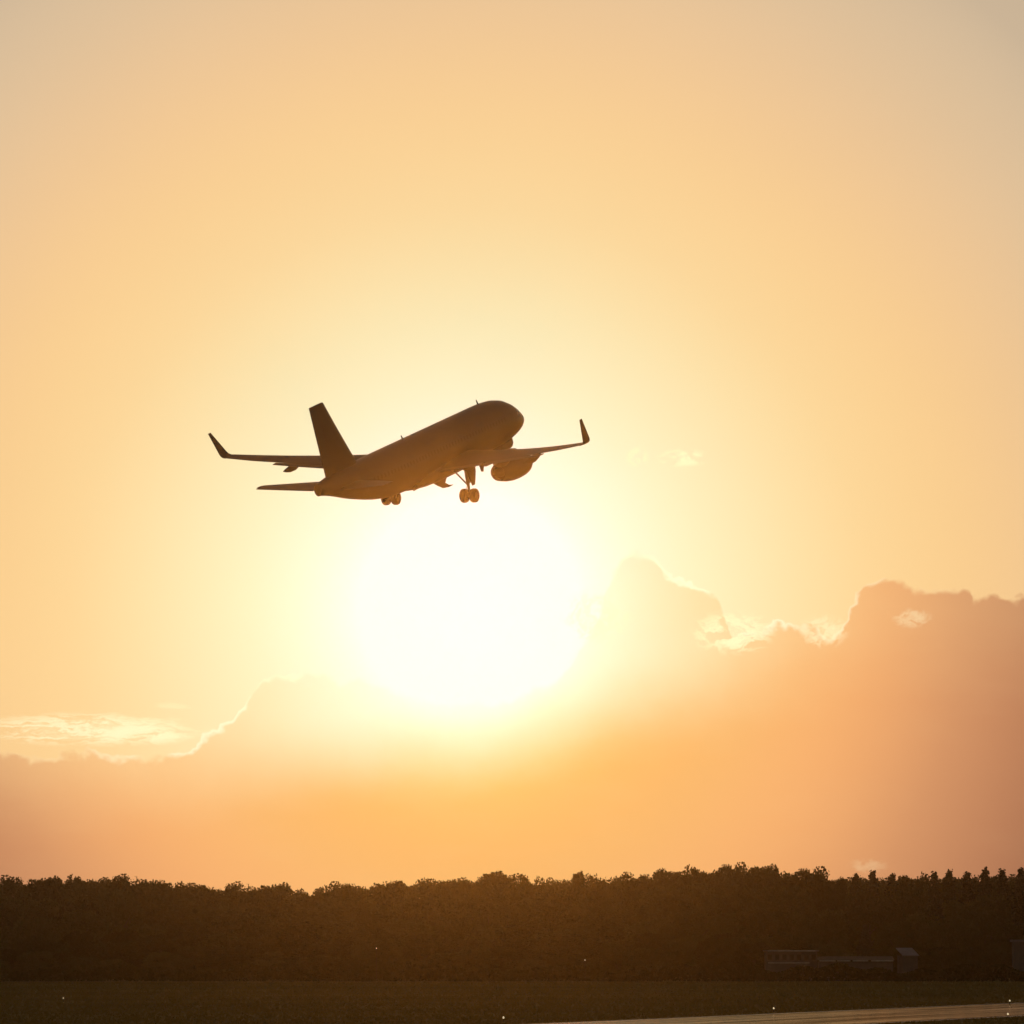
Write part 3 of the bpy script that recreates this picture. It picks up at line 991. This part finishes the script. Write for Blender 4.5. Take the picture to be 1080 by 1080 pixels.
def hstab(s):
    b = MB(); rings = []
    for y, xl, xt in ((.3, 37.9, 42.1), (1.2, 38.45, 42.2), (3.6, 40.05, 42.75), (6.05, 41.7, 43.25), (6.22, 42.0, 43.25)):
        rings.append(wing_section(xl + TAIL, s * y, .72 + (y - .3) * math.tan(R(6)), (xt - xl) * .75, .09, -1.5))
    b.loft(rings)
    h = b.build('horizontal_stabilizer', M['wing'], plane)
    b = MB(); rings = []
    for y, xl, xt in ((1.3, 38.5, 42.25), (3.6, 40.05, 42.75), (6.05, 41.7, 43.25)):
        c = xt - xl
        rings.append(wing_section(xl + TAIL + c * .73, s * y, .735 + (y - .3) * math.tan(R(6)), c * .27, .10, 2.0))
    b.loft(rings)
    b.build('elevator', M['wing'], h)
hstab(1); hstab(-1)

# landing gear
def wheel(x, y, z, r, w, parent):
    b = MB()
    b.revolve([(-w * .5, r * .55), (-w * .5, r * .82), (-w * .40, r * .94), (-w * .22, r), (w * .22, r), (w * .40, r * .94), (w * .5, r * .82), (w * .5, r * .55)], A(x, y, z), 'x', 28)
    o = b.build('wheel', M['tyre'], parent)
    b = MB()
    b.revolve([(-w * .44, .03), (-w * .44, r * .35), (-w * .36, r * .56), (w * .36, r * .56), (w * .44, r * .35), (w * .44, .03)], A(x, y, z), 'x', 20, True)
    b.build('hub', M['hot'], parent)
def main_gear(s):
    yc = 3.79; xw = 21.98; zw = -3.62
    b = MB()
    b.tube([A(xw - .25, s * yc, -1.0), A(xw - .18, s * yc, -1.9), A(xw - .12, s * yc, -2.55)], [.30, .24, .19], 14)
    b.tube([A(xw - .12, s * yc, -2.5), A(xw, s * yc, zw)], [.11, .12], 12)
    b.tube([A(xw, s * (yc - .45), zw), A(xw, s * (yc + .45), zw)], .09, 10)
    g_ = b.build('main_landing_gear', M['strut'], plane)
    b = MB(); b.tube([A(xw - .1, s * (yc - .05), -2.75), A(xw - .1, s * 2.75, -1.65), A(xw - .1, s * 2.3, -1.3)], [.07, .075, .07], 8); b.build('side_brace', M['strut'], g_)
    b = MB(); b.tube([A(xw + .10, s * yc, -2.65), A(xw + .42, s * yc, -3.0), A(xw + .05, s * yc, -3.48)], .05, 8); b.build('torque_link', M['strut'], g_)
    for k_ in (-.465, .465):
        wheel(xw, s * (yc + k_), zw, .60, .50, g_)
    b = MB()
    rings = []
    for z, hw in ((-.95, .75), (-1.7, .68), (-2.3, .45), (-2.75, .22)):
        yy = s * (yc + .40 + (z + .95) * -.02)
        rings.append([A(xw - hw - .15, yy, z), A(xw + hw - .15, yy, z), A(xw + hw - .15, yy + .05 * s, z), A(xw - hw - .15, yy + .05 * s, z)])
    b.loft(rings); b.build('gear_door', M['belly'], g_, False)
main_gear(1); main_gear(-1)
N5 = 5.07 + NOSE
b = MB()
b.tube([A(N5 - .2, 0, -1.6), A(N5 - .02, 0, -2.7)], [.14, .12], 12)
b.tube([A(N5 - .04, 0, -2.65), A(N5 + .03, 0, -3.42)], .07, 10)
b.tube([A(N5 + .03, -.3, -3.42), A(N5 + .03, .3, -3.42)], .06, 8)
ng = b.build('nose_landing_gear', M['strut'], plane)
b = MB(); b.tube([A(N5 - .05, 0, -2.6), A(N5 - 1.4, 0, -1.8)], .06, 8); b.build('drag_brace', M['strut'], ng)
for k_ in (-.25, .25):
    wheel(N5 + .03, k_, -3.42, .38, .22, ng)
def panel(pts, y, th, lean=0.0):
    """a door panel: outline in (x, z), hung at y, th thick, leaning outward as it goes down"""
    b = MB()
    zt = max(p[1] for p in pts)
    b.loft([[A(x, y + lean * (zt - z) + q, z) for x, z in pts] for q in (-th / 2, th / 2)])
    return b
for s in (-1, 1):
    panel([(N5 - .1, -1.9), (N5 + 1.3, -1.9), (N5 + 1.25, -2.55), (N5, -2.65)], s * .5, .05, s * .1).build('gear_door', M['belly'], ng, False)
    panel([(7.3, -1.62), (9.3, -1.85), (9.3, -2.55), (8.5, -2.65), (7.6, -2.5), (7.3, -2.25)], s * .45, .05, s * .12).build('gear_door', M['belly'], ng, False)
# belly doors of the main gear, still hanging open
D_ = panel([(22.9, -2.1), (21.8, -2.72), (20.9, -3.14), (19.95, -3.27), (19.05, -3.25), (19.85, -3.08), (20.45, -2.78), (20.0, -2.3), (21.5, -2.05)], .75, .07)
D_.build('gear_door', M['belly'], plane, False)
b = MB()
b.tube([A(23.0, -1.2, -2.15), A(22.45, -1.2, -2.92)], .07, 8)
b.tube([A(22.5, -1.2, -2.9), A(20.5, -1.2, -2.86)], .08, 8)
b.tube([A(20.6, -1.2, -2.88), A(20.9, -1.2, -2.1)], .08, 8)
b.build('gear_door_arm', M['strut'], plane)
for s in (-1, 1):
    panel([(21.7, -.8), (20.9, -.8), (20.75, -1.2), (21.05, -1.80), (21.35, -1.72)], s * 4.9, .06).build('gear_door', M['belly'], plane, False)

# ------------------------------------------------------------------ evening air
hb = MB()
hb.box((0, (gy0 - 20 + gy1 + 15) / 2, (-1 + 75) / 2), (870, gy1 - gy0 + 35, 76))
hm = bpy.data.materials.new('evening_air'); hm.use_nodes = True
hn = hm.node_tree; hn.nodes.clear()
pv = hn.nodes.new('ShaderNodeVolumePrincipled'); om = hn.nodes.new('ShaderNodeOutputMaterial')
pv.inputs['Color'].default_value = (.96, .87, .70, 1)
pv.inputs['Density'].default_value = HAZE_DENSITY
pv.inputs['Anisotropy'].default_value = HAZE_G
hn.links.new(pv.outputs[0], om.inputs['Volume'])
hz_o = hb.build('haze', hm, smooth=False)
tag(hz_o, 'thin golden evening haze over the airfield', 'haze', kind='stuff')
